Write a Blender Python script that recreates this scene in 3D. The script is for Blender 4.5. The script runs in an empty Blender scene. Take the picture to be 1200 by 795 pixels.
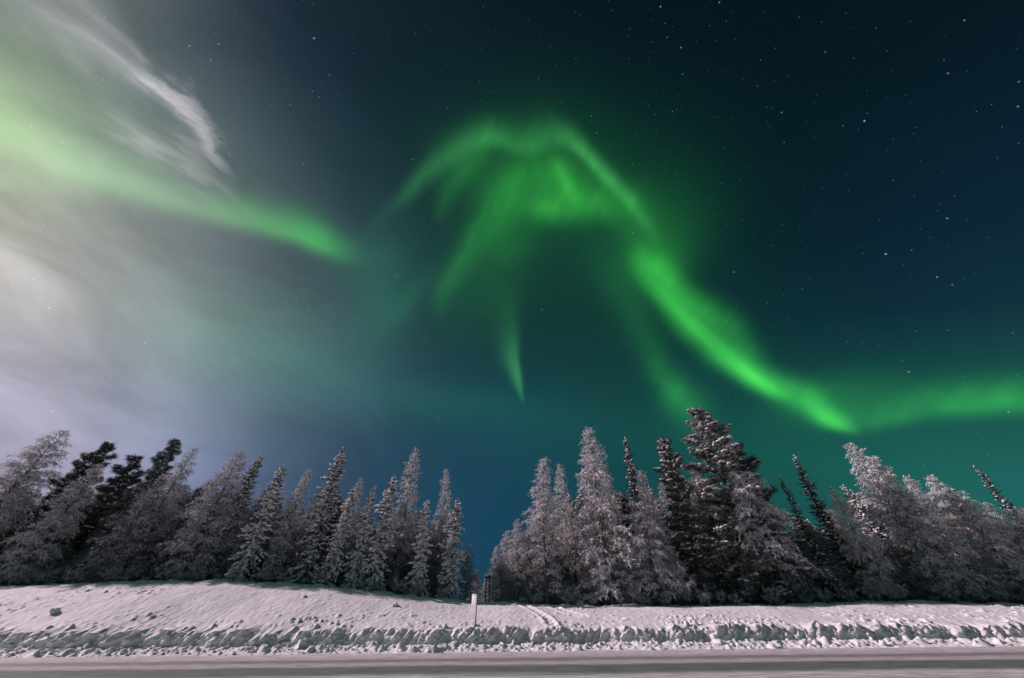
import bpy, bmesh, math, random
import numpy as np
from mathutils import Matrix, Vector

random.seed(7)
RNG = np.random.default_rng(11)
R = math.radians
scene = bpy.context.scene
COL = scene.collection

# ------------------------------------------------------------------ camera
FPX = 410.0                      # focal length in photo pixels (1200 wide)
PITCH = math.atan(338.0 / FPX)
ROLL = R(0.65)
CAMZ = 1.25
Fv = np.array([0, math.cos(PITCH), math.sin(PITCH)])
R0 = np.array([1.0, 0, 0])
U0 = np.array([0, -math.sin(PITCH), math.cos(PITCH)])
Rv = R0 * math.cos(ROLL) - U0 * math.sin(ROLL)
Uv = U0 * math.cos(ROLL) + R0 * math.sin(ROLL)
cam_data = bpy.data.cameras.new('camera')
cam_data.sensor_width = 36
cam_data.lens = FPX / 1200 * 36
cam_data.clip_end = 5000
cam = bpy.data.objects.new('camera', cam_data)
COL.objects.link(cam)
M = Matrix(((Rv[0], Uv[0], -Fv[0], 0), (Rv[1], Uv[1], -Fv[1], 0), (Rv[2], Uv[2], -Fv[2], CAMZ), (0, 0, 0, 1)))
cam.matrix_world = M
scene.camera = cam

def ray(x, y):
    return Fv * FPX + Rv * (x - 600) + Uv * (397.5 - y)
def at(x, y, Y):
    """point of the ray through photo pixel (x, y) at world distance Y"""
    d = ray(x, y)
    return d * (Y / d[1]) + np.array([0, 0, CAMZ])

# ------------------------------------------------------------------ view, moon
scene.view_settings.view_transform = 'Standard'
scene.view_settings.look = 'None'
scene.view_settings.exposure = 0.0
scene.view_settings.gamma = 1.0
MOON_AZ, MOON_EL = R(80), R(30)
moon_dir = Vector((-math.sin(MOON_AZ) * math.cos(MOON_EL), math.cos(MOON_AZ) * math.cos(MOON_EL), math.sin(MOON_EL)))
ld = bpy.data.lights.new('moon', 'SUN')
ld.energy = 5.0
ld.angle = R(0.6)
ld.color = (1.0, 0.775, 0.855)
moon = bpy.data.objects.new('moon', ld)
moon.rotation_euler = moon_dir.to_track_quat('Z', 'Y').to_euler()
COL.objects.link(moon)

# ------------------------------------------------------------------ night sky (world): all laid out by world direction
def s2l(c):
    c = np.asarray(c, float) / 255.0
    return np.where(c <= 0.04045, c / 12.92, ((c + 0.055) / 1.055) ** 2.4)

def stereo(x, y):
    d = ray(x, y); d = d / np.linalg.norm(d)
    return np.array([d @ Rv, d @ Uv]) / (1 + d @ Fv)
def unstereo(p, q):
    r2 = p * p + q * q
    a, b, c = 2 * p / (1 + r2), 2 * q / (1 + r2), (1 - r2) / (1 + r2)
    c = max(c, 0.08)
    return 600 + FPX * a / c, 397.5 - FPX * b / c

world = bpy.data.worlds.new('World')
scene.world = world
world.use_nodes = True
nt = world.node_tree
nt.nodes.clear()
def N(t, **kw):
    n = nt.nodes.new(t)
    for k, v in kw.items(): setattr(n, k, v)
    return n
def L(a, b): nt.links.new(a, b)
def put(sock, v):
    if isinstance(v, bpy.types.NodeSocket): L(v, sock)
    else: sock.default_value = v
def m_(op, a, b=0.0, c=0.0, clamp=False):
    n = N('ShaderNodeMath', operation=op, use_clamp=clamp)
    put(n.inputs[0], a); put(n.inputs[1], b)
    if op in ('MULTIPLY_ADD', 'WRAP', 'COMPARE'): put(n.inputs[2], c)
    return n.outputs[0]
def v_(op, a, b=(0, 0, 0), c=None):
    n = N('ShaderNodeVectorMath', operation=op)
    put(n.inputs[0], a)
    if op not in ('LENGTH', 'NORMALIZE'): put(n.inputs[1], b)
    if c is not None: put(n.inputs[2], c)
    return n.outputs['Value'] if op in ('DOT_PRODUCT', 'LENGTH', 'DISTANCE') else n.outputs[0]
def xyz(a, b, c=0.0):
    n = N('ShaderNodeCombineXYZ'); put(n.inputs[0], a); put(n.inputs[1], b); put(n.inputs[2], c)
    return n.outputs[0]
def maprange(v, a, b, c, d, mode='LINEAR'):
    n = N('ShaderNodeMapRange', interpolation_type=mode)
    put(n.inputs[0], v); put(n.inputs[1], a); put(n.inputs[2], b); put(n.inputs[3], c); put(n.inputs[4], d)
    return n.outputs[0]

tc = N('ShaderNodeTexCoord')
D = v_('NORMALIZE', tc.outputs['Generated'])
den = m_('MAXIMUM', m_('ADD', v_('DOT_PRODUCT', D, tuple(Fv)), 1.0), 0.02)
px_ = m_('DIVIDE', v_('DOT_PRODUCT', D, tuple(Rv)), den)
py_ = m_('DIVIDE', v_('DOT_PRODUCT', D, tuple(Uv)), den)
P = xyz(px_, py_)

def noise(vec, scale, detail=3.0, rough=0.5, dist=0.0):
    n = N('ShaderNodeTexNoise'); put(n.inputs['Vector'], vec)
    n.inputs['Scale'].default_value = scale; n.inputs['Detail'].default_value = detail
    n.inputs['Roughness'].default_value = rough; n.inputs['Distortion'].default_value = dist
    return n
def mapping(vec, loc=(0, 0, 0), rot=0.0, scl=(1, 1, 1), kind='TEXTURE'):
    n = N('ShaderNodeMapping', vector_type=kind)
    put(n.inputs[0], vec); n.inputs[1].default_value = loc; n.inputs[2].default_value = (0, 0, rot); n.inputs[3].default_value = scl
    return n.outputs[0]
# slight warp so that nothing in the sky has a ruled edge
wn = noise(P, 3.2, 3.0, 0.5)
warp = v_('MULTIPLY', v_('SUBTRACT', wn.outputs['Color'], (0.5, 0.5, 0.5)), (0.045, 0.045, 0.0))
PW = v_('ADD', P, warp)
sepw = N('ShaderNodeSeparateXYZ'); L(PW, sepw.inputs[0])

# --- background colours of the night sky, moonlit haze on the left ---------
CX = [0, 100, 200, 300, 400, 500, 600, 750, 900, 1050, 1200]
CY = [0, 100, 200, 300, 400, 500, 600]
TAB = np.array([
 [(112,122,114),(106,111,116),(50,61,75),(29,44,56),(20,38,48),(14,30,38),(10,25,32),(6,20,28),(5,20,27),(6,22,30),(8,26,36)],
 [(156,176,138),(118,134,128),(84,98,103),(41,56,69),(25,44,56),(16,36,46),(12,32,40),(8,28,35),(6,24,32),(8,27,37),(10,31,45)],
 [(168,178,154),(147,159,150),(118,131,132),(70,88,94),(32,52,64),(21,42,50),(14,40,45),(11,36,40),(7,27,37),(9,31,43),(12,36,52)],
 [(206,200,192),(168,170,168),(138,147,150),(98,113,121),(50,72,82),(25,50,58),(16,44,50),(14,44,47),(9,32,43),(12,36,52),(15,42,58)],
 [(194,188,198),(164,168,173),(130,147,145),(97,122,120),(62,92,98),(30,58,66),(17,46,54),(15,46,50),(14,48,55),(16,46,58),(20,54,64)],
 [(178,173,198),(156,158,184),(124,131,158),(90,108,132),(60,86,108),(34,70,88),(28,72,82),(20,70,70),(20,76,72),(24,82,74),(28,90,80)],
 [(186,180,204),(156,158,186),(120,128,160),(76,94,124),(42,68,96),(28,68,92),(24,66,90),(20,66,76),(24,78,78),(28,90,92),(34,98,98)]], float)
TABL = s2l(TAB)
def tabcol(x, y):
    x = min(max(x, 0), 1200); y = min(max(y, 0), 600)
    j = min(int(np.searchsorted(CX, x, 'right')) - 1, len(CX) - 2)
    i = min(int(y // 100), len(CY) - 2)
    u = (x - CX[j]) / (CX[j + 1] - CX[j]); v = (y - CY[i]) / 100.0
    return (TABL[i, j] * (1 - u) + TABL[i, j + 1] * u) * (1 - v) + (TABL[i + 1, j] * (1 - u) + TABL[i + 1, j + 1] * u) * v
SXR, rows = 0.62, [0.42, 0.32, 0.22, 0.12, 0.03, -0.06, -0.15, -0.24, -0.33]
tx = maprange(sepw.outputs[0], -SXR, SXR, 0.0, 1.0)
acc = None
for k, q in enumerate(rows):
    rp = N('ShaderNodeValToRGB'); cr = rp.color_ramp; cr.interpolation = 'B_SPLINE'
    n_s = 22
    for i in range(n_s):
        t = i / (n_s - 1)
        e = cr.elements[i] if i < 2 else None
        if i == 0: e = cr.elements[0]; e.position = 0
        elif i == n_s - 1: e = cr.elements[-1]; e.position = 1
        else: e = cr.elements.new(t)
        c = tabcol(*unstereo(-SXR + 2 * SXR * t, q))
        e.color = (c[0], c[1], c[2], 1)
    L(tx, rp.inputs[0])
    if acc is None: acc = rp.outputs[0]
    else:
        f = maprange(sepw.outputs[1], rows[k - 1], q, 0.0, 1.0)
        mx = N('ShaderNodeMix', data_type='RGBA'); put(mx.inputs[0], f)
        L(acc, mx.inputs[6]); L(rp.outputs[0], mx.inputs[7]); acc = mx.outputs[2]
base = acc

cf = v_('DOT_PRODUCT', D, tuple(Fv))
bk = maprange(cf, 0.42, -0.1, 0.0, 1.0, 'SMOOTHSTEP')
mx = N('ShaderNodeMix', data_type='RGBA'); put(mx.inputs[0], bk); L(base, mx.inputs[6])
mx.inputs[7].default_value = (*s2l((34, 84, 88)), 1); base = mx.outputs[2]  # unseen sky behind the camera: teal added to tint the snow shadows
# --- thin moonlit cloud veil, streaming down to the right ------------------
CV = mapping(PW, rot=R(-38), scl=(1.0, 0.34, 1.0))
cn = noise(mapping(PW, rot=R(-32), scl=(1.0, 0.5, 1.0)), 4.2, 5.0, 0.55, 0.5)
cl = maprange(cn.outputs['Fac'], 0.30, 0.72, -1.0, 1.0)
cmask = m_('MULTIPLY', maprange(px_, -0.62, 0.04, 0.44, 0.0), m_('SUBTRACT', 1.0, bk))
veil = m_('MULTIPLY_ADD', cl, cmask, 1.0)
base = v_('MULTIPLY', base, xyz(veil, veil, veil))

def gcoef(x, y):
    e = 4.0
    a, b = stereo(x, y), stereo(x, y + e)
    return np.linalg.norm(b - a) / e
def catmull(ts, vs, t):
    i = min(max(int(np.searchsorted(ts, t, 'right')) - 1, 0), len(ts) - 2)
    u = (t - ts[i]) / (ts[i + 1] - ts[i]); u = min(max(u, 0), 1)
    p1, p2 = vs[i], vs[i + 1]
    m1 = (vs[i + 1] - vs[max(i - 1, 0)]) / (ts[i + 1] - ts[max(i - 1, 0)]) * (ts[i + 1] - ts[i])
    m2 = (vs[min(i + 2, len(ts) - 1)] - vs[i]) / (ts[min(i + 2, len(ts) - 1)] - ts[i]) * (ts[i + 1] - ts[i])
    return (2*u**3-3*u**2+1)*p1 + (u**3-2*u**2+u)*m1 + (-2*u**3+3*u**2)*p2 + (u**3-u**2)*m2
def band(pts, power=2.0, vec=None):
    """soft ribbon through photo-pixel directions; pts = (x, y, sigma_up, sigma_down, intensity)"""
    A = np.array([stereo(p[0], p[1]) for p in pts])
    d = A[-1] - A[0]; ang = math.atan2(d[1], d[0])
    ca, sa = math.cos(ang), math.sin(ang)
    T = A[:, 0] * ca + A[:, 1] * sa; Nn = -A[:, 0] * sa + A[:, 1] * ca
    flip = 1 if ca >= -1e-6 else -1
    o = np.argsort(T); T = T[o]; Nn = Nn[o]; pts = [pts[i] for i in o]
    g = [gcoef(p[0], p[1]) for p in pts]
    up = np.array([p[2] * k for p, k in zip(pts, g)]); dn = np.array([p[3] * k for p, k in zip(pts, g)])
    if flip < 0: up, dn = dn, up
    inten = np.array([p[4] for p in pts], float)
    mp = mapping(PW if vec is None else vec, rot=-ang, kind='POINT')
    sp = N('ShaderNodeSeparateXYZ'); L(mp, sp.inputs[0])
    t = maprange(sp.outputs[0], float(T[0]), float(T[-1]), 0.0, 1.0)
    rp = N('ShaderNodeValToRGB'); cr = rp.color_ramp; cr.interpolation = 'LINEAR'
    ns = 31; off = 0.5
    for i in range(ns):
        u = i / (ns - 1); tt = T[0] + (T[-1] - T[0]) * u
        if i == 0: e = cr.elements[0]; e.position = 0
        elif i == ns - 1: e = cr.elements[-1]; e.position = 1
        else: e = cr.elements.new(u)
        iv = max(catmull(T, inten, tt), 0)
        if (i == 0 and inten[0] == 0) or (i == ns - 1 and inten[-1] == 0): iv = 0.0
        e.color = (catmull(T, Nn, tt) * 0.8 + off, max(catmull(T, up, tt), 0.003), max(catmull(T, dn, tt), 0.003), iv)
    L(t, rp.inputs[0])
    cs = N('ShaderNodeSeparateXYZ'); L(rp.outputs['Color'], cs.inputs[0])
    dlt = m_('SUBTRACT', sp.outputs[1], m_('DIVIDE', m_('SUBTRACT', cs.outputs[0], off), 0.8))
    qu = m_('DIVIDE', m_('MAXIMUM', dlt, 0.0), cs.outputs[1])
    qd = m_('DIVIDE', m_('MINIMUM', dlt, 0.0), cs.outputs[2])
    q = m_('SUBTRACT', qu, qd)
    ex = m_('EXPONENT', m_('MULTIPLY', m_('POWER', q, power), -1.0))
    # nothing beyond the ends
    return m_('MULTIPLY', ex, rp.outputs['Alpha'])
def blob(x, y, sx, sy, ang, amp):
    c = stereo(x, y); g = gcoef(x, y)
    mp = mapping(PW, loc=(c[0], c[1], 0), rot=R(-ang), scl=(sx * g, sy * g, 1))
    ln = v_('LENGTH', mp)
    return m_('MULTIPLY', m_('EXPONENT', m_('MULTIPLY', m_('MULTIPLY', ln, ln), -1.0)), amp)

GRN = s2l((58, 197, 66)) ; GRN_T = s2l((32, 128, 84)); GRN_A = s2l((72, 184, 92)); PALE = s2l((142, 198, 124)); CLD = s2l((182, 172, 176))
total = base
def add(f, col, k=1.0):
    global total
    n = N('ShaderNodeVectorMath', operation='MULTIPLY_ADD')
    L(f, n.inputs[0]); n.inputs[1].default_value = tuple(float(c) * k for c in col); L(total, n.inputs[2])
    total = n.outputs[0]
# clouds streaks lit by the moon
cs1 = noise(CV, 9.0, 6.0, 0.6, 0.6)
cw = v_('ADD', PW, v_('MULTIPLY', v_('SUBTRACT', cs1.outputs['Color'], (0.5, 0.5, 0.5)), (0.09, 0.09, 0)))
ctex = maprange(cs1.outputs['Fac'], 0.3, 0.65, 0.25, 1.25)
add(m_('MULTIPLY', band([(60,-30,40,60,.25),(113,34,26,36,.34),(158,68,18,28,.42),(204,102,11,20,.80),(234,136,9,17,.85),(253,162,8,15,.62),(272,187,6,10,.28),(292,212,5,8,0)], 2, cw), ctex), CLD)
add(m_('MULTIPLY', band([(110,110,12,14,0),(158,143,12,14,.22),(190,158,12,16,.42),(222,172,12,16,.36),(257,204,8,12,.2),(285,225,8,12,0)], 2, cw), ctex), CLD)
add(m_('MULTIPLY', band([(-80,270,26,30,.1),(0,305,26,34,.28),(60,340,18,30,.22),(110,365,14,24,0)], 2, cw), ctex), CLD)
# aurora, left band behind the clouds
add(band([(-520,-120,60,50,0),(-160,60,50,40,.25),(-60,125,48,36,.36),(0,152,36,26,.36),(60,180,33,22,.38),(110,200,31,19,.42),(170,222,29,17,.42),(230,240,27,15,.36),(290,255,26,13,.26),(330,265,24,13,.10),(375,280,20,12,0)]), PALE, .8)
add(band([(230,238,26,15,0),(280,250,26,14,.22),(320,262,24,13,.42),(350,270,24,12,.60),(378,280,20,12,.74),(400,292,18,10,.4),(425,304,16,10,.06),(440,310,10,10,0)]), GRN, .72)
# fine rays that give the green light some grain
rayn = noise(mapping(PW, loc=stereo(690, 60).tolist() + [0], rot=R(60), scl=(1.0, .22, 1)), 11.0, 3.0, 0.55, .5)
ray1 = maprange(rayn.outputs['Fac'], 0.3, 0.7, 0.84, 1.14)
rayb = noise(mapping(PW, rot=R(18), scl=(.5, 1.0, 1)), 13.0, 3.0, 0.6, .8)
ray2 = maprange(rayb.outputs['Fac'], 0.3, 0.7, 0.86, 1.12)
def addr(f, col, k=1.0): add(m_('MULTIPLY', f, m_('MULTIPLY', ray1, ray2)), col, k)
# outer arch
addr(band([(428,278,9,9,0),(458,246,12,13,.06),(478,224,14,15,.13),(497,204,16,16,.19),(528,178,18,17,.26),(555,163,17,15,.33),(583,159,17,12,.31),(600,168,19,11,.25),(630,172,22,12,.25),(653,164,16,12,.30),(676,173,14,10,.44),(700,196,14,10,.46),(723,219,13,10,.44),(738,233,12,10,.30),(756,254,14,12,.14),(775,280,16,14,0)]), GRN_A)
addr(band([(508,262,9,9,0),(518,238,11,10,.08),(530,215,13,11,.12),(552,190,14,11,.11),(575,172,12,10,0)]), GRN)
# inner arc
addr(band([(508,372,10,12,0),(516,346,10,13,.08),(532,312,11,16,.15),(548,282,13,20,.15),(567,254,15,24,.16),(598,219,20,24,.16),(630,200,20,24,.13),(660,192,22,20,.10),(690,195,20,20,0)]), GRN)
addr(blob(672,226,44,26,8,.30), GRN)
addr(blob(662,210,8,24,-32,.22), GRN)
addr(blob(640,246,28,15,10,.26), GRN)
addr(blob(704,238,44,19,4,.20), GRN)
addr(blob(600,225,48,62,20,.10), GRN)
add(blob(590,285,30,30,0,.07), GRN)
add(blob(645,205,105,65,8,.065), GRN)
add(blob(748,266,26,40,-25,.11), GRN)
add(blob(560,205,60,30,30,.05), GRN)
add(blob(765,310,30,30,-45,.16), GRN)
add(blob(770,275,60,45,-50,.09), GRN)
# long band down to the right: two ridges
rn = noise(mapping(PW, rot=R(-47), scl=(1.0, 0.16, 1)), 7.0, 2.0, 0.5)
rmod = maprange(rn.outputs['Fac'], 0.3, 0.7, 0.72, 1.22)
add(m_('MULTIPLY', band([(735,296,12,12,0),(752,318,12,13,.24),(770,342,13,13,.46),(804,379,13,13,.66),(830,402,13,13,.66),(850,420,13,13,.84),(878,442,15,11,.96),(905,456,16,10,.70),(930,462,18,12,.34),(955,468,20,14,.16),(975,470,20,14,0)]), rmod), GRN)
addr(band([(738,282,14,14,0),(752,296,14,16,.18),(769,312,14,12,.42),(792,342,15,12,.44),(825,366,16,13,.38),(850,385,17,15,.30),(872,412,15,16,.24),(900,440,14,16,.12),(925,452,14,14,0)]), GRN)
add(band([(940,460,14,12,0),(955,474,15,11,.42),(972,486,15,10,.72),(990,496,15,8,.66),(1006,503,14,6,.26),(1020,508,12,6,0)]), GRN)
addr(blob(985,468,56,26,-12,.17), GRN)
addr(band([(985,500,16,10,0),(1020,497,20,11,.16),(1065,489,22,12,.27),(1117,481,24,13,.36),(1160,477,26,14,.44),(1200,475,25,14,.46),(1290,476,26,15,.42),(1800,420,40,20,0)]), GRN, .9)
addr(blob(792,460,15,42,-34,.17), GRN)
addr(blob(805,472,24,26,-20,.12), GRN)
add(blob(748,385,20,85,-28,.075), GRN)
add(blob(715,340,26,60,-30,.05), GRN_T)
add(blob(935,462,26,15,30,.24), GRN)
HOT = s2l((110, 225, 70))
add(blob(884,444,26,8,34,.13), HOT)
add(blob(985,491,20,7,30,.12), HOT)
add(blob(812,382,34,8,47,.07), HOT)
addr(blob(662,210,12,24,-30,.04), HOT)
addr(blob(642,244,22,9,10,.05), HOT)
# spike
add(band([(585,320,16,16,0),(590,345,16,16,.06),(599,385,8,17,.17),(607,420,5,13,.42),(613,445,4,8,.50),(617,462,3,4,.26),(620,474,3,3,0)]), GRN_A, .72)
# faint teal folds
add(blob(450,345,30,52,14,.22), GRN_T)
add(blob(480,352,12,44,40,.14), GRN_T)
add(blob(425,300,40,26,-20,.12), GRN_T)
add(blob(560,330,40,60,15,.05), GRN)
add(blob(320,415,120,42,16,.20), GRN_T)
add(blob(60,130,110,60,28,.12), PALE)
add(blob(40,215,60,22,-10,.10), PALE)
add(blob(540,474,170,28,6,.12), GRN_T)
add(blob(1010,540,240,50,0,.07), GRN_T)
add(blob(640,300,190,120,0,.035), GRN)

# --- stars -----------------------------------------------------------------
def star_layer(scale, rad, lo, amp, seed):
    v = N('ShaderNodeTexVoronoi'); v.inputs['Scale'].default_value = scale
    v.inputs['Randomness'].default_value = 1.0
    put(v.inputs['Vector'], v_('ADD', D, (seed, seed * 1.7, seed * 0.3)))
    spot = maprange(v.outputs['Distance'], rad * 0.25, rad, 1.0, 0.0, 'SMOOTHSTEP')
    sc = N('ShaderNodeSeparateColor'); L(v.outputs['Color'], sc.inputs[0])
    br = m_('POWER', maprange(sc.outputs[0], lo, 1.0, 0.0, 1.0), 3.0)
    return m_('MULTIPLY', m_('MULTIPLY', spot, br), amp)
st = m_('ADD', star_layer(125, 0.12, 0.35, .32, 3.1), star_layer(45, 0.045, 0.5, .5, 9.3))
BRIGHT = [(368,45,.9),(222,54,.6),(256,52,.5),(247,71,.4),(121,94,.35),(386,88,.4),(366,107,.4),(374,114,.35),(355,192,.4),(340,123,.3),
 (269,182,.3),(37,148,.4),(73,167,.45),(122,181,.4),(26,261,.4),(51,263,.4),(57,361,.6),(39,327,.4),(153,357,.4),(170,402,.6),(347,350,.6),
 (361,360,.4),(61,482,.5),(128,495,.4),(273,422,.4),(465,322,.5),(467,326,.3),(462,324,.3),(774,8,.7),(843,3,.6),(798,56,.6),(782,44,.4),(800,87,.4),
 (916,132,.5),(919,167,.3),(1013,142,.9),(1038,298,1.0),(1098,325,.6),(1116,334,.4),(1065,436,.7),(1110,256,.6),(1111,86,.5),(1130,24,.4),
 (1182,483,.5),(860,319,.6),(693,136,.4),(699,156,.5),(483,187,.4),(635,363,.6),(513,491,.5),(547,504,.4),(741,273,.5),(524,127,.3),(788,131,.4),(967,61,.35),(1193,125,.5),(1194,96,.4)]
for (x, y, a) in BRIGHT:
    d = ray(x, y); d /= np.linalg.norm(d)
    ds = v_('DISTANCE', D, tuple(d))
    r_ = 0.0012 + 0.0007 * a
    st = m_('ADD', st, maprange(ds, r_ * 0.3, r_, a * .62, 0.0))
above = maprange(v_('DOT_PRODUCT', D, (0, 0, 1)), 0.0, 0.1, 0.0, 1.0)
st = m_('MULTIPLY', st, above)
add(st, (0.62, 0.72, 0.86))
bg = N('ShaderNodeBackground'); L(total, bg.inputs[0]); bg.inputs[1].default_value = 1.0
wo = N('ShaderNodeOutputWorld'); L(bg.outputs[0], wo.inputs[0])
world.cycles.sampling_method = 'MANUAL'
world.cycles.sample_map_resolution = 512

# ------------------------------------------------------------------ materials
def mat(name, build):
    m = bpy.data.materials.new(name); m.use_nodes = True
    t = m.node_tree; t.nodes.clear()
    o = t.nodes.new('ShaderNodeOutputMaterial'); b = t.nodes.new('ShaderNodeBsdfPrincipled')
    t.links.new(b.outputs[0], o.inputs[0])
    build(t, b)
    return m
def tnoise(t, scale, detail=4, rough=.55, coord='Object', vscale=None):
    c = t.nodes.new('ShaderNodeTexCoord'); n = t.nodes.new('ShaderNodeTexNoise')
    n.inputs['Scale'].default_value = scale; n.inputs['Detail'].default_value = detail; n.inputs['Roughness'].default_value = rough
    if vscale:
        mp = t.nodes.new('ShaderNodeMapping'); mp.inputs[3].default_value = vscale
        t.links.new(c.outputs[coord], mp.inputs[0]); t.links.new(mp.outputs[0], n.inputs['Vector'])
    else: t.links.new(c.outputs[coord], n.inputs['Vector'])
    return n.outputs['Fac']
def tramp(t, f, stops):
    r = t.nodes.new('ShaderNodeValToRGB')
    while len(r.color_ramp.elements) < len(stops): r.color_ramp.elements.new(0.5)
    for e, (p, c) in zip(r.color_ramp.elements, stops): e.position = p; e.color = (*c, 1)
    t.links.new(f, r.inputs[0]); return r.outputs[0]
def tbump(t, b, f, strength, dist):
    n = t.nodes.new('ShaderNodeBump'); n.inputs['Strength'].default_value = strength; n.inputs['Distance'].default_value = dist
    t.links.new(f, n.inputs['Height']); t.links.new(n.outputs[0], b.inputs['Normal'])
def simple(scale, c0, c1, rough, bump=0.0, bd=0.02, vs=None, spec=0.3, lo=.35, hi=.65):
    def f(t, b):
        n = tnoise(t, scale, vscale=vs)
        t.links.new(tramp(t, n, [(lo, c0), (hi, c1)]), b.inputs['Base Color'])
        b.inputs['Roughness'].default_value = rough
        b.inputs['Specular IOR Level'].default_value = spec
        if bump: tbump(t, b, n, bump, bd)
    return f
def snow_ground_mat(t, b):
    n1 = tnoise(t, 0.6, 6, .6); n2 = tnoise(t, 14, 6, .7)
    t.links.new(tramp(t, n1, [(.3, (.66, .66, .68)), (.7, (.82, .81, .82))]), b.inputs['Base Color'])
    b.inputs['Roughness'].default_value = .75; b.inputs['Specular IOR Level'].default_value = .2
    tbump(t, b, n2, .5, .06)
M_SNOW = mat('ground_snow', snow_ground_mat)
M_TSNOW = mat('tree_snow', simple(3, (.66, .66, .68), (.82, .82, .82), .7, .4, .05, spec=.15))
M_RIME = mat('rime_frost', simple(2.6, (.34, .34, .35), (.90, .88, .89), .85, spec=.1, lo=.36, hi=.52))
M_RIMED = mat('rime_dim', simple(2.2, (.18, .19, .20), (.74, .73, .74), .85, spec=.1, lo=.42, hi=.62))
M_NEEDLE = mat('dark_needles', simple(1.9, (.02, .035, .03), (.14, .16, .15), .7, spec=.2))
M_FNEEDLE = mat('frosted_needles', simple(2.4, (.03, .045, .04), (.38, .40, .40), .8, spec=.15, lo=.42, hi=.64))
M_BARK = mat('conifer_bark', simple(9, (.03, .024, .02), (.085, .065, .052), .9, .6, .03, (1, 1, .25)))
M_TWIG = mat('bare_twig', simple(6, (.022, .027, .029), (.075, .08, .082), .9, spec=.1))
M_BIRCH = mat('birch_bark', simple(5, (.05, .045, .042), (.30, .29, .28), .85, .4, .02, (1, 1, 4)))
M_METAL = mat('galvanised_post', simple(20, (.10, .11, .12), (.18, .19, .20), .5, .1, .003))
M_WOODP = mat('dark_post', simple(12, (.016, .016, .018), (.04, .038, .038), .7, .3, .01))
def road_mat(t, b):
    c = t.nodes.new('ShaderNodeTexCoord'); s = t.nodes.new('ShaderNodeSeparateXYZ'); t.links.new(c.outputs['Object'], s.inputs[0])
    nw = tnoise(t, .12, 8, .68, vscale=(1, 4, 1))
    def mth(op, a, bb):
        n = t.nodes.new('ShaderNodeMath'); n.operation = op
        for i, v in enumerate((a, bb)):
            if isinstance(v, bpy.types.NodeSocket): t.links.new(v, n.inputs[i])
            else: n.inputs[i].default_value = v
        return n.outputs[0]
    y = mth('ADD', s.outputs[1], mth('MULTIPLY', mth('SUBTRACT', nw, .5), 2.6))
    yn = mth('DIVIDE', mth('SUBTRACT', y, 10.0), 22.0)
    P0 = (.50, .48, .49); D2 = (.115, .14, .135); D1 = (.22, .215, .22); PM = (.40, .38, .39)
    def yy(v): return (v - 10) / 22
    col = tramp(t, yn, [(yy(10.2), PM), (yy(11), D2), (yy(13), D2), (yy(14), PM), (yy(15.8), (.47, .49, .46)), (yy(17.2), D2), (yy(20.0), D2),
                        (yy(20.9), PM), (yy(22.2), PM), (yy(23.0), D1), (yy(24.6), D1), (yy(25.4), (.42, .39, .40)), (yy(28.5), P0), (yy(31), (.6, .58, .6))])
    gr = tnoise(t, 2.2, 8, .75, vscale=(.35, 1.6, 1))
    g2 = tramp(t, gr, [(.36, (.5, .5, .5)), (.64, (1.4, 1.4, 1.4))])
    gg = tramp(t, tnoise(t, 11, 3, .8, vscale=(.8, 1, 1)), [(.35, (.78, .78, .78)), (.65, (1.2, 1.2, 1.2))])
    m0 = t.nodes.new('ShaderNodeMix'); m0.data_type = 'RGBA'; m0.blend_type = 'MULTIPLY'; m0.inputs[0].default_value = 1
    t.links.new(col, m0.inputs[6]); t.links.new(gg, m0.inputs[7]); col = m0.outputs[2]
    mx = t.nodes.new('ShaderNodeMix'); mx.data_type = 'RGBA'; mx.blend_type = 'MULTIPLY'; mx.inputs[0].default_value = 1
    t.links.new(col, mx.inputs[6]); t.links.new(g2, mx.inputs[7])
    t.links.new(mx.outputs[2], b.inputs['Base Color'])
    b.inputs['Roughness'].default_value = .7; b.inputs['Specular IOR Level'].default_value = .3
    tbump(t, b, tnoise(t, 9, 6, .7, vscale=(.4, 1, 1)), .5, .03)
M_ROAD = mat('packed_snow_road', road_mat)

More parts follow.
